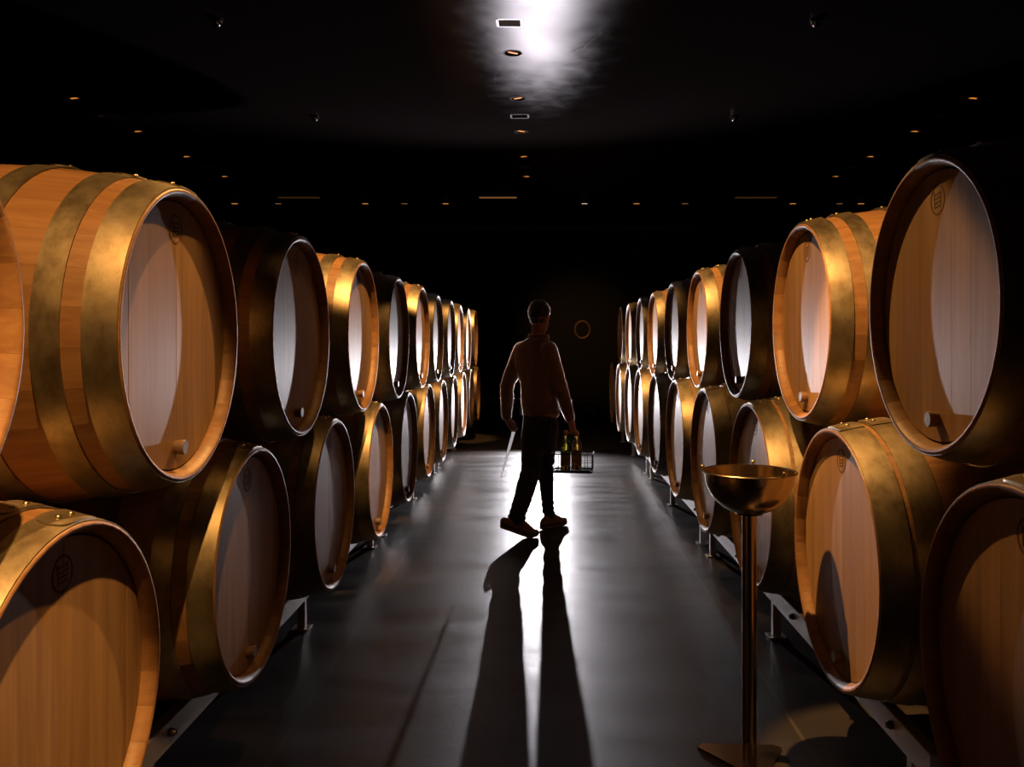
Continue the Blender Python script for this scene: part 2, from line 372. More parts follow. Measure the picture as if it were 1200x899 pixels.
# ------------------------------------------------------------------ barrels
LEN = 1.10; NST = 28
def bR(t, rh, rb): return rh+(rb-rh)*max(0, 1-((t-LEN/2)/(LEN/2))**2)**.9
def build_meshes(kind):
    rh, rb = {'slim': (.385, .455), 'wide': (.398, .466), 'stout': (.430, .487)}[kind]
    M = {}
    # one stave, outer face curved
    bm = bmesh.new(); da = PI/NST-.0006
    st = [0, .004, .036, .16, .34, .55, .76, .94, LEN-.004, LEN]
    rings = []
    for t in st:
        ro = bR(t, rh, rb); e = min(t, LEN-t); ri = ro-(.007 if e < .002 else .014 if e < .02 else .035)
        if e < .002: ro -= .002
        if t in (.036,): ri = ro-.036
        rings.append([(-t, r*math.sin(a), r*math.cos(a)) for r, a in ((ro, -da), (ro, 0), (ro, da), (ri, da), (ri, 0), (ri, -da))])
    loft(bm, rings); M['stave'] = sharp(me_of(bm, 'stave', OAK_BODY), 50)
    # joined body for far barrels: same staves in one mesh
    bm = bmesh.new()
    for k in range(NST):
        R = Matrix.Rotation(2*PI*k/NST, 4, 'X'); loft(bm, [[R @ Vector(p) for p in r] for r in rings])
    M['body'] = sharp(me_of(bm, 'body', OAK_BODY), 50)
    # hoops
    if kind == 'stout': pos = [(.004, .092), (.108, .196), (.32, .385)]
    else: pos = [(.004, .078), (.122, .184), (.30, .36)]
    full = [(a, b) for a, b in pos]+[(LEN-b, LEN-a) for a, b in pos]
    M['hoops'] = []; 
    for hi, (a, b) in enumerate(full):
        bm = bmesh.new(); q = .0035
        pr = [(bR(a, rh, rb)+.0002, -a), (bR(a, rh, rb)+q, -a), (bR((a+b)/2, rh, rb)+q+.0006, -(a+b)/2), (bR(b, rh, rb)+q, -b), (bR(b, rh, rb)+.0002, -b)]
        latheX(bm, pr, 72, True)
        # overlapping tongue with a rounded end near the top
        c = (a+b)/2; hw = (b-a)/2*.94; s = -1
        pts = []
        rings2 = []
        for k in range(11):
            u = k/10; ang = -.16+.34*u
            wdt = hw if u < .72 else hw*math.sqrt(max(.0004, 1-((u-.72)/.28)**2))
            rr0 = []
            for q2, x in ((.003, -wdt), (.0075, -wdt*.97), (.0075, wdt*.97), (.003, wdt)):
                r = bR(c+x, rh, rb)+q2; rr0.append((-(c+x), -r*math.sin(ang), r*math.cos(ang)))
            rings2.append(rr0)
        loft(bm, rings2)
        me = sharp(me_of(bm, 'hoop', HOOP), 40)
        rv = []
        for ang in (-.06, .06):
            for dx in ((-hw*.4,) if hi % 3 else (0,)):
                r = bR(c+dx, rh, rb)+.007
                rv.append(((-(c+dx)), -r*math.sin(ang), r*math.cos(ang), ang))
        M['hoops'].append((me, rv))
    bm = bmesh.new(); lathe(bm, [(.0075, -.001), (.0075, .002), (.005, .005), (.0005, .0062)], 10); M['rivet'] = me_of(bm, 'rivet', RIVET, True)
    # head boards, grain upright
    R = rh-.030; NB = 8; M['boards'] = []
    edges = [-R+2*R*k/NB+(0 if k in (0, NB) else (.012*((k*37) % 5-2)/2)) for k in range(NB+1)]
    for k in range(NB):
        a, b = edges[k]+.00015, edges[k+1]-.00015; a = max(a, -R+.002); b = min(b, R-.002)
        bm = bmesh.new(); n = 7
        up = [(a+(b-a)*j/(n-1)) for j in range(n)]
        ol = [(yy, math.sqrt(R*R-yy*yy)) for yy in up]+[(yy, -math.sqrt(R*R-yy*yy)) for yy in reversed(up)]
        dx = .00015*((k*53) % 3-1)
        fr = [bm.verts.new((-.036+dx, p[0], p[1])) for p in ol]; bk = [bm.verts.new((-.056, p[0], p[1])) for p in ol]
        bm.faces.new(fr); bm.faces.new(bk)
        for j in range(len(ol)): bm.faces.new((fr[j], fr[(j+1) % len(ol)], bk[(j+1) % len(ol)], bk[j]))
        M['boards'].append(me_of(bm, 'head_board', OAK_HEAD))
    bm = bmesh.new(); n = 48
    loft(bm, [[(x, R*math.cos(2*PI*j/n), R*math.sin(2*PI*j/n)) for j in range(n)] for x in (-LEN+.036, -LEN+.056)]); M['back'] = me_of(bm, 'back_head', OAK_HEAD)
    # wooden plug near the bottom of the head
    bm = bmesh.new(); loft(bm, [[(x, r*math.cos(2*PI*j/18), r*math.sin(2*PI*j/18)-R+.058) for j in range(18)] for x, r in ((-.038, .018), (-.012, .021), (-.008, .019))]); M['plug'] = sharp(me_of(bm, 'plug', CORK), 40)
    # burnt ring stamp with a small shield of lines, near the top of the head
    bm = bmesh.new(); x0 = -.0352
    def flat(pts):
        a = [bm.verts.new((x0, *p)) for p in pts]; b_ = [bm.verts.new((x0-.0006, *p)) for p in pts]
        bm.faces.new(a); bm.faces.new(b_)
        for j in range(len(pts)): bm.faces.new((a[j], a[(j+1) % len(pts)], b_[(j+1) % len(pts)], b_[j]))
    cz = R-.075
    for j in range(32):
        a0, a1 = 2*PI*j/32, 2*PI*(j+1)/32
        flat([(.041*math.cos(a0), cz+.041*math.sin(a0)), (.041*math.cos(a1), cz+.041*math.sin(a1)), (.036*math.cos(a1), cz+.036*math.sin(a1)), (.036*math.cos(a0), cz+.036*math.sin(a0))])
    for k in range(4): flat([(-.017+.002*k, cz+.016-k*.011), (.017-.002*k, cz+.019-k*.011), (.017-.002*k, cz+.015-k*.011), (-.017+.002*k, cz+.012-k*.011)])
    flat([(-.022, cz+.022), (-.019, cz+.022), (-.015, cz-.022), (-.018, cz-.022)]); flat([(.022, cz+.022), (.019, cz+.022), (.015, cz-.022), (.018, cz-.022)])
    M['stamp'] = me_of(bm, 'burnt_stamp', STAMP)
    return M, rh, rb
KINDS = {k: build_meshes(k) for k in ('slim', 'wide', 'stout')}
def barrel(side, X, y, z, kind, label, group, near, yaw=0):
    M, rh, rb = KINDS[kind]
    zb = CAMZ+z
    t = setp(empty('oak_barrel', (X, y, zb-rb), (0, 0, (0 if side < 0 else PI)+yaw)), label, 'barrel', group)
    def add(name, me, rot=0, parent=None, loc=None):
        o = ob(name, me, parent or t, loc if loc else (0, 0, rb), (rot, 0, 0)); return o
    roll = random.uniform(-.05, .05)
    if near:
        for k in range(NST): add('stave', M['stave'], 2*PI*k/NST+roll)
    else: add('body', M['body'], roll)
    for hi, (me, rv) in enumerate(M['hoops']):
        h = add('hoop', me, roll)
        if near and hi < 3:
            for (x, yy, z_, ang) in rv:
                ob('rivet', M['rivet'], h, (x, yy, z_), (ang, 0, 0))
    for me in M['boards']: add('head_board', me)
    add('back_head', M['back']); add('plug', M['plug']); add('burnt_stamp', M['stamp'])
    return t
ORD = ['nearest', 'second', 'third', 'fourth', 'fifth', 'sixth', 'seventh', 'eighth', 'ninth', 'tenth', 'eleventh']
BAR = {(-1,1):[(-.986,1.252,.027),(-.983,2.401,.018),(-.975,3.533,.022),(-.964,4.677,.029),(-.965,5.813,.025),(-.965,6.948,.036),(-.98,8.079,.031),(-.978,9.219,.034),(-.99,10.353,.036),(-.995,11.49,.038),(-.989,12.627,.045)],
 (-1,0):[(-1.005,1.877,-.795),(-1.004,3.044,-.777),(-.996,4.169,-.780),(-.989,5.304,-.788),(-.994,6.448,-.786),(-.996,7.581,-.78),(-1.003,8.702,-.795),(-1.008,9.838,-.793),(-1.008,10.978,-.793),(-1.007,12.12,-.795),(-1.0,13.256,-.793)],
 (1,1):[(.998,2.281,.093),(1.01,3.452,.078),(1.015,4.635,.093),(1.019,5.819,.083),(1.024,7.007,.081),(1.021,8.193,.070),(1.03,9.371,.082),(1.025,10.565,.07),(1.027,11.738,.078)],
 (1,0):[(.959,1.786,-.728),(.976,2.955,-.731),(.971,4.137,-.73),(.971,5.325,-.725),(.972,6.5,-.726),(.97,7.69,-.729),(.962,8.878,-.725),(.97,10.055,-.725),(.962,11.242,-.73),(.965,12.43,-.73)]}
LOOK = {(-1,1,0):'cut off at the picture edge', (-1,1,1):'bright flank with brass-toned hoops', (-1,1,2):'flank in deep shadow', (-1,1,3):'golden lit flank', (-1,1,4):'dark flank and white-lit head', (-1,1,5):'orange lit top',
 (-1,0,0):'glowing orange head at the corner', (-1,0,1):'dark, half its head in grey light', (-1,0,2):'dark with a small plug at its foot',
 (1,1,0):'half orange, half grey head', (1,1,1):'golden flank and orange head', (1,1,2):'black flank and grey-lit head', (1,0,0):'cut by the picture corner', (1,0,1):'shadow of the bowl stand on its head', (1,0,2):'seen behind the bowl stand'}
for (s, r), lst in BAR.items():
    sd = 'left' if s < 0 else 'right'; tr = 'upper' if r else 'lower'
    for i, (X, y, z) in enumerate(lst):
        o = 'nearest' if i == 0 else ('farthest' if i == len(lst)-1 else ORD[i]+' from the front')
        lab = 'oak barrel, %s in %s tier of %s stack' % (o.replace(' the front', ' front'), tr, sd)
        if (s, r, i) in LOOK: lab = lab.replace('in %s tier of %s stack' % (tr, sd), 'in %s %s tier' % (tr, sd)).replace('oak barrel, ', 'barrel ').replace('in ', '')+', '+LOOK[(s, r, i)]
        kind = 'stout' if (s, r) == (1, 0) else ('slim' if (s, r) == (1, 1) else 'wide')
        
        barrel(s, X, y, z, kind, lab, '%s tier of barrels in the %s stack' % (tr, sd), y < 8.3, {(-1,1,1): .010, (-1,1,2): -.010}.get((s, r, i), 0))

# ------------------------------------------------------------------ steel racks
def rack(side, xf, y0, y1, ztop, legs, label):
    s = side; t = setp(empty('barrel_rack', (s*xf, (y0+y1)/2, 0)), label, 'rack', 'steel racks under the lower barrels'); yc = (y0+y1)/2
    bh = .088
    for dx in (0, .62):
        bm = bmesh.new(); w_ = .045
        box(bm, (s*(dx+w_/2), 0, ztop-bh/2), (w_, y1-y0, bh), .003); obj('beam', bm, STEEL, t)
        for ly in legs:
            bm = bmesh.new(); box(bm, (s*(dx+.024), ly-yc, (ztop-bh)/2+.003), (.04, .04, ztop-bh-.006), .002); L = obj('leg', bm, STEEL, t)
            bm = bmesh.new(); box(bm, (s*(dx+.024), ly-yc, .004), (.09, .09, .008), .002); obj('foot_plate', bm, STEEL, L)
    for ly in legs:
        bm = bmesh.new(); box(bm, (s*.33, ly-yc, ztop-.06), (.57, .03, .04), .002); obj('cross_bar', bm, STEEL, t)
    n = int((y1-y0)/.56)
    for k in range(n):
        bm = bmesh.new(); yy = y0+.28+k*.56-yc
        loft(bm, [[(s*x, yy+r*math.cos(2*PI*j/12), ztop-.036+r*math.sin(2*PI*j/12)) for j in range(12)] for x, r in ((-.0005, .014), (-.012, .014), (-.013, .010), (-.022, .009))])
        obj('bolt', bm, DARKSTEEL, t)
for s, xf, zt in ((-1, 1.225, .238), (1, 1.14, .262)):
    for k, (a, b) in enumerate(((-.75, 2.50), (2.56, 6.15) if s > 0 else (2.56, 6.40), (6.21, 9.5) if s > 0 else (6.46, 9.9), (9.56, 12.95) if s > 0 else (9.96, 13.9))):
        lg = [a+.16, (a+b)/2, b-.16]
        lg = [l for l in lg if l > .2]
        rack(s, xf, a if a > 0 else .9, b, zt, lg, 'grey steel rack beam on short legs under the %s lower barrels, %s section' % ('left' if s < 0 else 'right', ['nearest', 'second', 'third', 'farthest'][k]))

# ------------------------------------------------------------------ bowl stand
BRASS = mat('brushed_bowl_metal', (.62, .50, .33), .22, 1)
POLE = mat('pole_metal', (.42, .34, .25), .25, 1)
def stand():
    X, Y = .733, 3.10
    t = setp(empty('spittoon_stand', (X, Y, 0)), 'brushed metal tasting bowl on a slim pole standing in front of the right barrels', 'stand')
    bm = bmesh.new()
    R = .158; prof = [(.030, -.148)]
    for k in range(1, 15):
        a = k/14*PI/2; prof.append((R*math.sin(a)**.9 if k > 1 else .05, -.148*math.cos(a)))
    prof += [(R+.008, .001), (R+.010, .004), (R+.006, .007), (R-.001, .004)]
    for k in range(13, 0, -1):
        a = k/14*PI/2; prof.append(((R-.003)*math.sin(a)**.9, -.145*math.cos(a)))
    prof += [(.001, -.144)]
    lathe(bm, prof, 64); me = sharp(me_of(bm, 'bowl', BRASS), 50); b = ob('bowl', me, t, (0, 0, 1.013))
    for a in (PI*.93, PI*.40, -PI*.32):
        bm = bmesh.new(); x, y = (R+.006)*math.cos(a), (R+.006)*math.sin(a)
        tube(bm, [(x, y, 0), (x, y, .014)], .003, 8); loft(bm, [[(x+r*math.cos(2*PI*j/12), y+r*math.sin(2*PI*j/12), z) for j in range(12)] for r, z in ((.002, .010), (.008, .013), (.0085, .018), (.005, .022), (.001, .023))])
        obj('knob', bm, BRASS, b, True)
    bm = bmesh.new(); cyl(bm, (0, 0, .008), .026, .862, 32); ob('pole', sharp(me_of(bm, 'pole', POLE), 40), t)
    # triangular base plate with cut corners
    pts = [(-.175, .055), (-.155, .082), (.105, .070), (.130, .048), (.035, -.135), (-.03, -.15)]
    bm = bmesh.new(); loft(bm, [[(p[0], p[1], z) for p in pts] for z in (0, .008)]); obj('base', bm, BRASS, t)
stand()

# ------------------------------------------------------------------ person
def remesh(name, bm, voxel, m, parent, smooth_it=3, disp=None, facs=.5):
    me = bpy.data.meshes.new('tmp'); bm.to_mesh(me); bm.free(); o = bpy.data.objects.new('tmp', me); COL.objects.link(o)
    r = o.modifiers.new('r', 'REMESH'); r.mode = 'VOXEL'; r.voxel_size = voxel
    s = o.modifiers.new('s', 'SMOOTH'); s.iterations = smooth_it; s.factor = facs
    dg = bpy.context.evaluated_depsgraph_get(); dg.update()
    nm = bpy.data.meshes.new_from_object(o.evaluated_get(dg)); bpy.data.objects.remove(o)
    nm.name = name
    if disp:
        ns = [v.normal.copy() for v in nm.vertices]
        for v, n in zip(nm.vertices, ns): v.co = v.co + n*disp(v.co)
    nm.materials.clear()
    for mm in (m if isinstance(m, (list, tuple)) else [m]): nm.materials.append(mm)
    nm.shade_smooth()
    return ob(name, nm, parent)
def ell(bm, c, r, R=None, n=20):
    q = bmesh.ops.create_uvsphere(bm, u_segments=n, v_segments=n//2+2, radius=1)
    for v in q['verts']:
        p = Vector((v.co.x*r[0], v.co.y*r[1], v.co.z*r[2]))
        if R: p = R @ p
        v.co = p+Vector(c)
def limb(bm, pts, rad, n=16):
    tube(bm, pts, rad, n)
    for p, r in ((pts[0], rad[0]), (pts[-1], rad[-1])): ell(bm, p, (r, r, r), None, 14)
def erings(bm, rows, yaw, n=28):  # rows: (cx,cy,z,rx,ry) ellipse, rx along the shoulder line
    c, s = math.cos(yaw), math.sin(yaw)
    rings = []
    for cx, cy, z, rx, ry in rows:
        rr = []
        for j in range(n):
            a = 2*PI*j/n; u, v = math.cos(a), math.sin(a)
            u = math.copysign(abs(u)**.85, u)*rx; v = math.copysign(abs(v)**.85, v)*ry
            rr.append((cx+u*c-v*s, cy+u*s+v*c, z))
        rings.append(rr)
    loft(bm, rings)
SKIN = mat('skin', (.42, .20, .13), .55); HAIR = mat('dark_hair', (.028, .014, .008), .7, spec=.15)
def fabric(name, c, sheen, sc=220):
    m = mat(name, c, .9, sheen=sheen); v, _ = coords(m, (1,1,1), False)
    n = nd(m, 'ShaderNodeTexNoise'); n.inputs['Scale'].default_value = sc; lk(m, v, n.inputs['Vector'])
    lk(m, bump(m, n.outputs[0], .5, .003), P(m).inputs['Normal']); return m
JACKET = fabric('fleece', (.22, .115, .065), 1.0); TROUSER = fabric('dark_denim', (.022, .022, .028), .25)
SHOE = mat('shoe_leather', (.33, .17, .09), .6); SHOEDARK = mat('shoe_dark', (.02, .018, .02), .5); SOLE = mat('shoe_sole', (.36, .20, .11), .6); LACE = mat('lace', (.7, .66, .6), .7)
def person():
    t = setp(empty('person', (-.03, 6.75, 0)), 'person in brown jacket and dark trousers walking away up the aisle, bottle carrier in hand', 'person')
    O = Vector((-.03, 6.75, 0))
    def L(*p): return Vector(p)-O
    ya = math.radians(-40)         # shoulder line direction; the left shoulder is farther off
    c, s = math.cos(ya), math.sin(ya)
    F = Vector((-s, c, 0))         # forward
    Rt = Vector((c, s, 0))         # to the right hand
    neck = L(-.045, 6.75, 1.50); hd = L(-.036, 6.775, 1.672)
    hy = math.radians(-32); HR = Matrix.Rotation(hy, 3, 'Z')
    LS, LE, LW, LH = L(-.185, 6.87, 1.415), L(-.297, 6.90, 1.12), L(-.300, 6.93, .885), L(-.268, 6.955, .80)
    RS, RE, RW, RH = L(.045, 6.64, 1.42), L(.125, 6.64, 1.13), L(.195, 6.64, .895), L(.222, 6.64, .81)
    hipL, kneeL, ankL = L(-.07, 6.80, .90), L(-.100, 6.72, .485), L(-.207, 6.50, .150)
    hipR, kneeR, ankR = L(.02, 6.70, .90), L(.008, 6.90, .50), L(.038, 6.885, .10)
    tL = Vector((.86, .5, 0)).normalized(); tR = Vector((.65, .76, 0)).normalized()
    # --- one continuous body
    bm = bmesh.new()
    ell(bm, hd+Vector((0, 0, .018)), (.073, .092, .098), HR)
    ell(bm, hd+HR @ Vector((0, .03, -.045)), (.055, .062, .075), HR)            # face and jaw
    ell(bm, hd+HR @ Vector((0, .072, -.092)), (.026, .022, .02), HR)            # chin
    ell(bm, hd+HR @ Vector((0, .100, -.022)), (.013, .020, .024), HR)           # nose
    ell(bm, hd+HR @ Vector((0, .090, .028)), (.045, .014, .010), HR)            # brow
    ell(bm, hd+HR @ Vector((0, .092, -.060)), (.022, .012, .008), HR)           # lips
    for q in (-1, 1): 
        ell(bm, hd+HR @ Vector((q*.076, -.004, -.012)), (.009, .018, .031), HR @ Matrix.Rotation(q*.3, 3, 'Y'))
        ell(bm, hd+HR @ Vector((q*.028, .078, .006)), (.012, .012, .010), HR)
    limb(bm, [neck-Vector((0, 0, .06)), neck+Vector((.002, .005, .05)), hd-Vector((0, .0, .04))], [.066, .054, .052])
    erings(bm, [(-.03+.03, 0, .90, .12, .09), (-.05+.03, 0, 1.05, .13, .09), (-.05+.03, 0, 1.25, .155, .10), (-.06+.03, .01, 1.40, .16, .095), (-.05+.03, 0, 1.47, .10, .07)], ya)
    for S, E_, W_, H_ in ((LS, LE, LW, LH), (RS, RE, RW, RH)):
        limb(bm, [S, S.lerp(E_, .5), E_, E_.lerp(W_, .4), W_], [.052, .047, .037, .037, .027])
    for h_, k_, a_ in ((hipL, kneeL, ankL), (hipR, kneeR, ankR)):
        limb(bm, [h_, h_.lerp(k_, .5), k_, k_.lerp(a_, .35), a_], [.085, .070, .052, .050, .036])
    def hand(W_, H_, side, curl_to):
        d = (H_-W_).normalized(); side = Vector(side); side = (side-d*side.dot(d)).normalized(); nrm = d.cross(side)
        palm = W_+d*.055
        limb(bm, [W_, W_+d*.03], [.026, .027])
        M3 = Matrix((side, d, nrm)).transposed()
        ell(bm, palm, (.036, .045, .017), M3)
        for k in range(4):
            b = palm+d*.03+side*(-.027+.018*k); ln = (.024, .029, .027, .020)[k]; g = curl_to
            p1 = b+d*ln+g*.006; p2 = p1+(d*.35+g*.95).normalized()*.024; p3 = p2+(-d*.75+g*.55).normalized()*.018
            limb(bm, [b-d*.012, p1, p2, p3], [.0095, .0088, .0082, .0072], 10)
        b = palm-d*.015-side*.026
        limb(bm, [b, b-side*.016+d*.020+curl_to*.012, b-side*.008+d*.040+curl_to*.028, b+side*.008+d*.052+curl_to*.036], [.013, .0112, .0098, .008], 10)
    hand(LW, LH, Rt*-1, (Vector((.6, -.6, .1))).normalized())
    hand(RW, RH, F*-1, (Vector((.5, -.5, .1))).normalized()*-1)
    for a_, k_, tt, pitch in ((ankL, kneeL, tL, -.45), (ankR, kneeR, tR, .0)):
        toe = a_+tt*.14+Vector((0, 0, -.105 if pitch else -.055)); heel = a_-tt*.045+Vector((0, 0, -.045 if pitch else -.05))
        limb(bm, [a_, heel], [.036, .03]); limb(bm, [a_, a_.lerp(toe, .5), toe], [.036, .032, .022])
    remesh('body', bm, .0055, SKIN, t, 2)
    # --- hair
    bm = bmesh.new()
    def hairbase(co):
        n = noise.noise(co*55)*.004+noise.noise(co*130)*.003; return n
    cc = hd+Vector((0, 0, .03)); 
    q = bmesh.ops.create_uvsphere(bm, u_segments=40, v_segments=28, radius=1)
    for v in q['verts']:
        p = v.co.copy(); x, y, z = p
        if y < -.02 and z < 0:
            h0 = math.hypot(x, y); h1 = math.sqrt(max(1e-3, 1-z**4)); x *= h1/max(h0, .05)*.97; y *= h1/max(h0, .05)*.97
        low = -1.05 if y < -.05 else (-.45 if y < .3 else (-.1 + (y-.3)*1.0))
        z2 = max(z, low)
        top = 1.03+.10*max(0, z)*(1 if y > .2 else .4)
        v.co = cc+HR @ Vector((x*.082*(1 if z2 > -.3 else .86), y*(.100 if y < 0 else .096)*(1 if z2 > -.4 else .9), z2*.098*top))
    hair = remesh('hair', bm, .005, HAIR, t, 1, hairbase)
    # --- jacket
    bm = bmesh.new(); ox, oy = -.03, 0
    erings(bm, [(.0, .0, .905, .142, .115), (.0, .0, .93, .148, .120), (-.006, 0, 1.02, .148, .118), (-.010, 0, 1.15, .148, .116), (-.027, 0, 1.28, .175, .122), (-.034, .005, 1.37, .182, .120), (-.036, .01, 1.43, .172, .108), (-.030, .01, 1.475, .118, .086), (-.018, .008, 1.505, .078, .074)], ya)
    def sleeve(S, E_, W_, end):
        W2 = E_.lerp(W_, end)
        limb(bm, [S, S.lerp(E_, .3), S.lerp(E_, .7), E_, E_.lerp(W2, .5), W2], [.068, .066, .060, .054, .050, .041], 18)
    sleeve(LS+Vector((.012,0,-.005)), LE, LW, .98); sleeve(RS+Vector((-.012,0,-.005)), RE, RW, .98)
    def folds(co):
        d = noise.noise(Vector((co.x*9, co.y*9, co.z*5)))*.007+noise.noise(co*24)*.0035
        for Ej in (LE, RE):
            k = (co-Ej).length
            if k < .14: d += .005*math.sin((co.z-Ej.z)*95+co.x*20)*(1-k/.14)
        if co.z < .96 and abs(co.x) < .16: d += .004*math.sin(co.x*60)
        return d
    jk = remesh('jacket', bm, .007, JACKET, t, 4, folds)
    bm = bmesh.new(); ncol = 26; prof = []
    rings = []
    for j in range(ncol):
        a = 2*PI*j/ncol
        cx_, cy_ = -.012, .01
        u = Vector((math.cos(a)*c-math.sin(a)*s, math.cos(a)*s+math.sin(a)*c, 0))
        b = Vector((cx_, cy_, 0))
        rings.append([b+u*r+Vector((0, 0, z)) for r, z in ((.078, 1.485), (.083, 1.51), (.082, 1.535), (.074, 1.54), (.070, 1.53), (.070, 1.49))])
    loft(bm, rings, False, True); obj('collar', bm, JACKET, t, True)
    def fuzz(src, name, n, ln, m, rad, down=.5):
        me = src.data; me.calc_loop_triangles(); vs = me.vertices; T = me.loop_triangles
        rnd = random.Random(5); bm = bmesh.new()
        for _ in range(n):
            tri = T[rnd.randrange(len(T))]; a, b, c_ = (rnd.random() for _ in range(3)); q = a+b+c_
            p = (vs[tri.vertices[0]].co*a+vs[tri.vertices[1]].co*b+vs[tri.vertices[2]].co*c_)/q
            d = (tri.normal+Vector((rnd.uniform(-.7,.7), rnd.uniform(-.7,.7), rnd.uniform(-.7,.7)-down))).normalized()*ln*rnd.uniform(.5, 1.2)
            if (tri.normal.dot(d)) < 0: continue
            u = Vector((rnd.uniform(-1,1), rnd.uniform(-1,1), rnd.uniform(-1,1))).normalized()*rad
            p -= tri.normal*.001
            bm.faces.new((bm.verts.new(p-u), bm.verts.new(p+u), bm.verts.new(p+d)))
        me2 = bpy.data.meshes.new(name); bm.to_mesh(me2); bm.free(); me2.materials.append(m)
        o = ob(name, me2, src); o['kind'] = 'stuff'; return o
    def fibre(name, col):  # pale fibres added to carry the backlit rim on hair, fleece and trousers
        m = mat(name, col, .9, spec=.1); tr = nd(m, 'ShaderNodeBsdfRefraction'); tr.inputs[0].default_value = (*col, 1); tr.inputs['Roughness'].default_value = .5; tr.inputs['IOR'].default_value = 1.35
        mx = nd(m, 'ShaderNodeMixShader'); mx.inputs[0].default_value = .6
        lk(m, P(m).outputs[0], mx.inputs[1]); lk(m, tr.outputs[0], mx.inputs[2]); lk(m, mx.outputs[0], m.node_tree.nodes['Material Output'].inputs[0]); return m
    fuzz(hair, 'hair_strands', 12000, .008, fibre('strand', (.7, .6, .5)), .0007, .2)
    fuzz(jk, 'fleece_pile', 90000, .006, fibre('pile', (.95, .85, .75)), .0007, .2)
    # --- trousers
    bm = bmesh.new()
    erings(bm, [(-.000, 0, .80, .130, .108), (.0, .0, .87, .134, .110), (-.003, 0, .95, .130, .102), (-.006, 0, .99, .125, .095)], ya)
    limb(bm, [hipL+Vector((.012,0,-.04)), hipL.lerp(kneeL, .35), hipL.lerp(kneeL, .75), kneeL, kneeL.lerp(ankL, .4), kneeL.lerp(ankL, .8), kneeL.lerp(ankL, .97)], [.100, .098, .086, .080, .074, .064, .068], 20)
    limb(bm, [hipR+Vector((-.012,0,-.04)), hipR.lerp(kneeR, .35), hipR.lerp(kneeR, .75), kneeR, kneeR.lerp(ankR, .4), kneeR.lerp(ankR, .8), kneeR.lerp(ankR, .95)], [.100, .095, .076, .068, .058, .048, .050], 20)
    def creases(co):
        d = noise.noise(co*11)*.006+noise.noise(co*28)*.003
        if co.z < .36: d += .0065*math.sin(co.z*150+co.x*25+noise.noise(co*7)*3)*(1-co.z/.36)
        for K in (kneeL, kneeR):
            k = (co-K).length
            if k < .15: d += .004*math.sin(co.z*90+co.y*30)*(1-k/.15)
        return d
    tw = remesh('trousers', bm, .007, TROUSER, t, 3, creases)
    fuzz(tw, 'trouser_rim_fibres', 22000, .004, fibre('pale_rim_fibre', (.4, .4, .42)), .0006, .2)
    # --- shoes
    def shoe(ank, tt, pitch, groundz, heelz):
        sh = empty('shoe', (0,0,0)); sh.parent = t
        side = Vector((-tt.y, tt.x, 0)); A = ank
        toe_xy = Vector((ank.x, ank.y, 0))+tt*.205; heel_xy = Vector((ank.x, ank.y, 0))-tt*.085
        hl = Vector((heel_xy.x, heel_xy.y, heelz)); ball = None
        # foot axis: heel -> ball is pitched, ball -> toe is flat
        def axis(u):
            if u < .7:
                k = u/.7; p = heel_xy.lerp(toe_xy, u); z = heelz*(1-k)+groundz*k
            else:
                p = heel_xy.lerp(toe_xy, u); z = groundz+(u-.7)*.03
            return Vector((p.x, p.y, z))
        toe_xy -= tt*(.02 if pitch else .0); heel_xy -= tt*(.04 if pitch else .0)
        secs = [(0, .024, .060), (.06, .033, .078), (.2, .036, .086), (.35, .037, .088), (.5, .041, .074), (.65, .046, .060), (.8, .045, .050), (.92, .036, .042), (1.0, .018, .030)]
        def build(bm_, z0, z1f, grow):
            rings = []
            for u, wd, ht in secs:
                b = axis(u); wd += grow; lo, hi = z0, z1f(ht)
                r = []
                for j in range(16):
                    a = 2*PI*j/16; x = math.copysign(abs(math.cos(a))**.7, math.cos(a))*wd; z = (math.sin(a)*.5+.5)
                    x *= (1-.35*max(0, (z-.5))*2*(1 if hi > .04 else 0))
                    r.append(b+side*x+Vector((0, 0, lo+(hi-lo)*z)))
                rings.append(r)
            loft(bm_, rings)
        bm1 = bmesh.new(); build(bm1, .018, lambda h: h+.012, 0); obj('upper', bm1, SHOE, sh, True)
        bm1 = bmesh.new(); build(bm1, 0, lambda h: .026, .006); obj('sole', bm1, SOLE, sh, True)
        bm1 = bmesh.new(); build(bm1, .020, lambda h: .040 if h < .055 else .046, .004); obj('side_band', bm1, SHOEDARK, sh, True)
        bm1 = bmesh.new()
        for k in range(4):
            u = .42+.075*k; b = axis(u); h = .094-.011*k*1.0
            tube(bm1, [b+side*.026+Vector((0,0,h-.008)), b+Vector((0,0,h+.002)), b-side*.026+Vector((0,0,h-.008))], .0028, 6)
        b = axis(.40)
        tube(bm1, [b+Vector((0,0,.095)), b+side*.03+Vector((0,0,.115)), b+side*.05+Vector((0,0,.09)), b+side*.02+Vector((0,0,.085))], .0022, 6)
        tube(bm1, [b+Vector((0,0,.095)), b-side*.03+Vector((0,0,.11)), b-side*.045+Vector((0,0,.08))], .0022, 6)
        obj('laces', bm1, LACE, sh, True)
    shoe(ankL+Vector((.0,0,0)), tL, 1, .0, .095)
    shoe(ankR, tR, 0, .0, .004)
    return t
person()

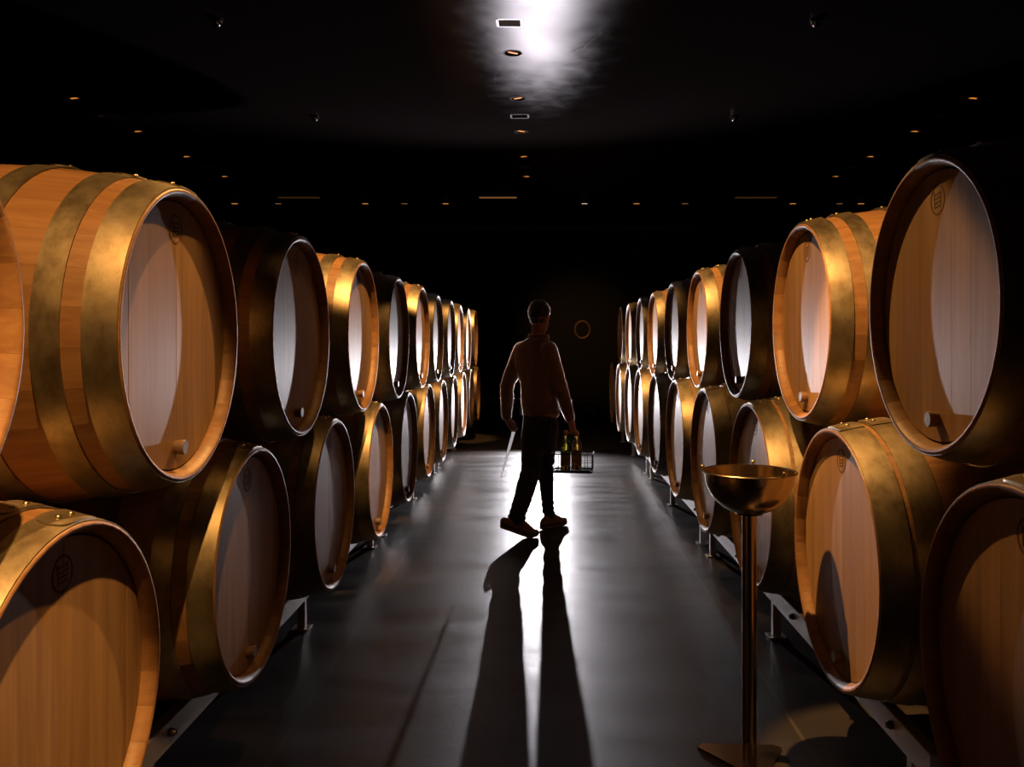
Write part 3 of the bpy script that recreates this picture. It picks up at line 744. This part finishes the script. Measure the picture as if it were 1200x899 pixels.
# ------------------------------------------------------------------ things carried
ROD = mat('bright_rod', (.85, .86, .9), .3, 0)
nt = ROD.node_tree; P(ROD).inputs['Transmission Weight'].default_value = .0
tr = nt.nodes.new('ShaderNodeBsdfTranslucent'); tr.inputs[0].default_value = (.97, .97, 1, 1)
mxs = nt.nodes.new('ShaderNodeMixShader'); mxs.inputs[0].default_value = .9
nt.links.new(P(ROD).outputs[0], mxs.inputs[1]); nt.links.new(tr.outputs[0], mxs.inputs[2]); nt.links.new(mxs.outputs[0], nt.nodes['Material Output'].inputs[0])
p0, p1 = Vector((-.244, 6.99, .755)), Vector((-.368, 7.40, .318))
t = setp(empty('wine_thief', p0), 'slim white tapering sampling tube held point down in left hand of the person', 'wine sampler')
bm = bmesh.new(); d = p1-p0; 
prev = None
for f_, r_ in ((0, .0145), (.3, .0135), (.7, .010), (1, .0055)):
    row = [bm.verts.new(d*f_+Vector((-r_*math.cos(PI*j/8), -r_*math.sin(PI*j/8), 0))) for j in range(9)]
    if prev: [bm.faces.new((prev[j], prev[j+1], row[j+1], row[j])) for j in range(8)]
    prev = row
obj('tube', bm, ROD, t, True)
for k, (dx, dz, r) in enumerate(((-.012, .020, .016), (.014, .026, .015))):
    bm = bmesh.new(); tube(bm, [Vector((dx+r*math.cos(a), 0, dz+r*math.sin(a))) for a in [2*PI*j/16 for j in range(16)]], .0035, 6, True); obj('finger_ring', bm, CHROME, t, True)
# wire carrier
WIRE = mat('carrier_wire', (.05, .045, .045), .35, .9)
cb = Vector((.222, 6.645, .487)); yawc = math.radians(-8)
t = setp(empty('bottle_carrier', cb, (0, 0, yawc)), 'dark wire bottle carrier hanging from the right hand of the person', 'bottle carrier')
hx, hyy = .150, .105
def rrect(hx, hy, z, r=.03, n=5):
    out = []
    for cx, cy, a0 in ((hx-r, hy-r, 0), (-hx+r, hy-r, PI/2), (-hx+r, -hy+r, PI), (hx-r, -hy+r, 3*PI/2)):
        for k in range(n+1): a = a0+PI/2*k/n; out.append(Vector((cx+r*math.cos(a), cy+r*math.sin(a), z)))
    return out
bm = bmesh.new(); tube(bm, rrect(hx, hyy, .008), .008, 8, True); obj('base_frame', bm, WIRE, t, True)
bm = bmesh.new(); box(bm, (0, 0, .004), (2*hx-.02, .012, .006)); box(bm, (0, .05, .004), (2*hx-.02, .008, .005)); box(bm, (0, -.05, .004), (2*hx-.02, .008, .005)); box(bm, (.05, 0, .004), (.008, 2*hyy-.02, .005)); box(bm, (-.05, 0, .004), (.008, 2*hyy-.02, .005)); obj('base_grid', bm, WIRE, t)
bm = bmesh.new(); tube(bm, rrect(hx+.006, hyy+.004, .142), .0042, 8, True); obj('top_rim', bm, WIRE, t, True)
for z in (.052, .098):
    bm = bmesh.new(); tube(bm, rrect(hx, hyy, z), .0018, 6, True); obj('middle_wire', bm, WIRE, t, True)
for k in range(12):
    pp = rrect(hx, hyy, 0, .03, 5)
    q = [(-hx,-.06),(-hx,.06),(hx,-.06),(hx,.06),(-.1,-hyy),(-.0,-hyy),(.1,-hyy),(-.1,hyy),(0,hyy),(.1,hyy),(-hx,0),(hx,0)][k]
    bm = bmesh.new(); tube(bm, [Vector((q[0], q[1], .006)), Vector((q[0], q[1], .142))], .0025, 6); obj('upright_wire', bm, WIRE, t, True)
bm = bmesh.new(); tube(bm, [Vector((0, -hyy, .142)), Vector((-.004, -hyy+.01, .24)), Vector((-.012, -.05, .295)), Vector((-.012, .05, .295)), Vector((.0, hyy-.01, .24)), Vector((0, hyy, .142))], .004, 8); obj('handle', bm, WIRE, t, True)
GLASS = mat('olive_bottle_glass', (.30, .26, .03), .08, 0, trans=.9); GLASS2 = mat('amber_bottle_glass', (.26, .13, .02), .08, 0, trans=.85)
PAPER = mat('paper_label', (.35, .2, .1), .8); FOIL = mat('bottle_foil', (.5, .3, .12), .4, .6)
def bottle(dx, dy, g, name, lab, h=.305):
    t = setp(empty('wine_bottle', cb+Vector((dx, dy, .012))), lab, 'bottle')
    bm = bmesh.new(); k = h/.3
    lathe(bm, [(.001, .0), (.034, .0), (.038, .004), (.038, .165*k), (.036, .19*k), (.026, .215*k), (.016, .235*k), (.0145, .27*k), (.0155, .285*k), (.0155, .297*k), (.001, .298*k)], 24); ob('glass', sharp(me_of(bm, 'glass', g), 50), t)
    bm = bmesh.new(); lathe(bm, [(.0385, .045), (.0388, .046), (.0388, .13), (.0385, .131)], 24); obj('label_sticker', bm, PAPER, t, True)
    bm = bmesh.new(); lathe(bm, [(.0158, .262*k), (.0168, .263*k), (.0168, .299*k), (.012, .302*k), (.001, .303*k)], 16); obj('foil_cap', bm, FOIL, t, True)
bottle(-.058, -.045, GLASS, 'a', 'olive green wine bottle standing nearer the leg in the wire carrier')
bottle(.030, .040, GLASS2, 'b', 'amber wine bottle under the hand of the person in the wire carrier', .29)
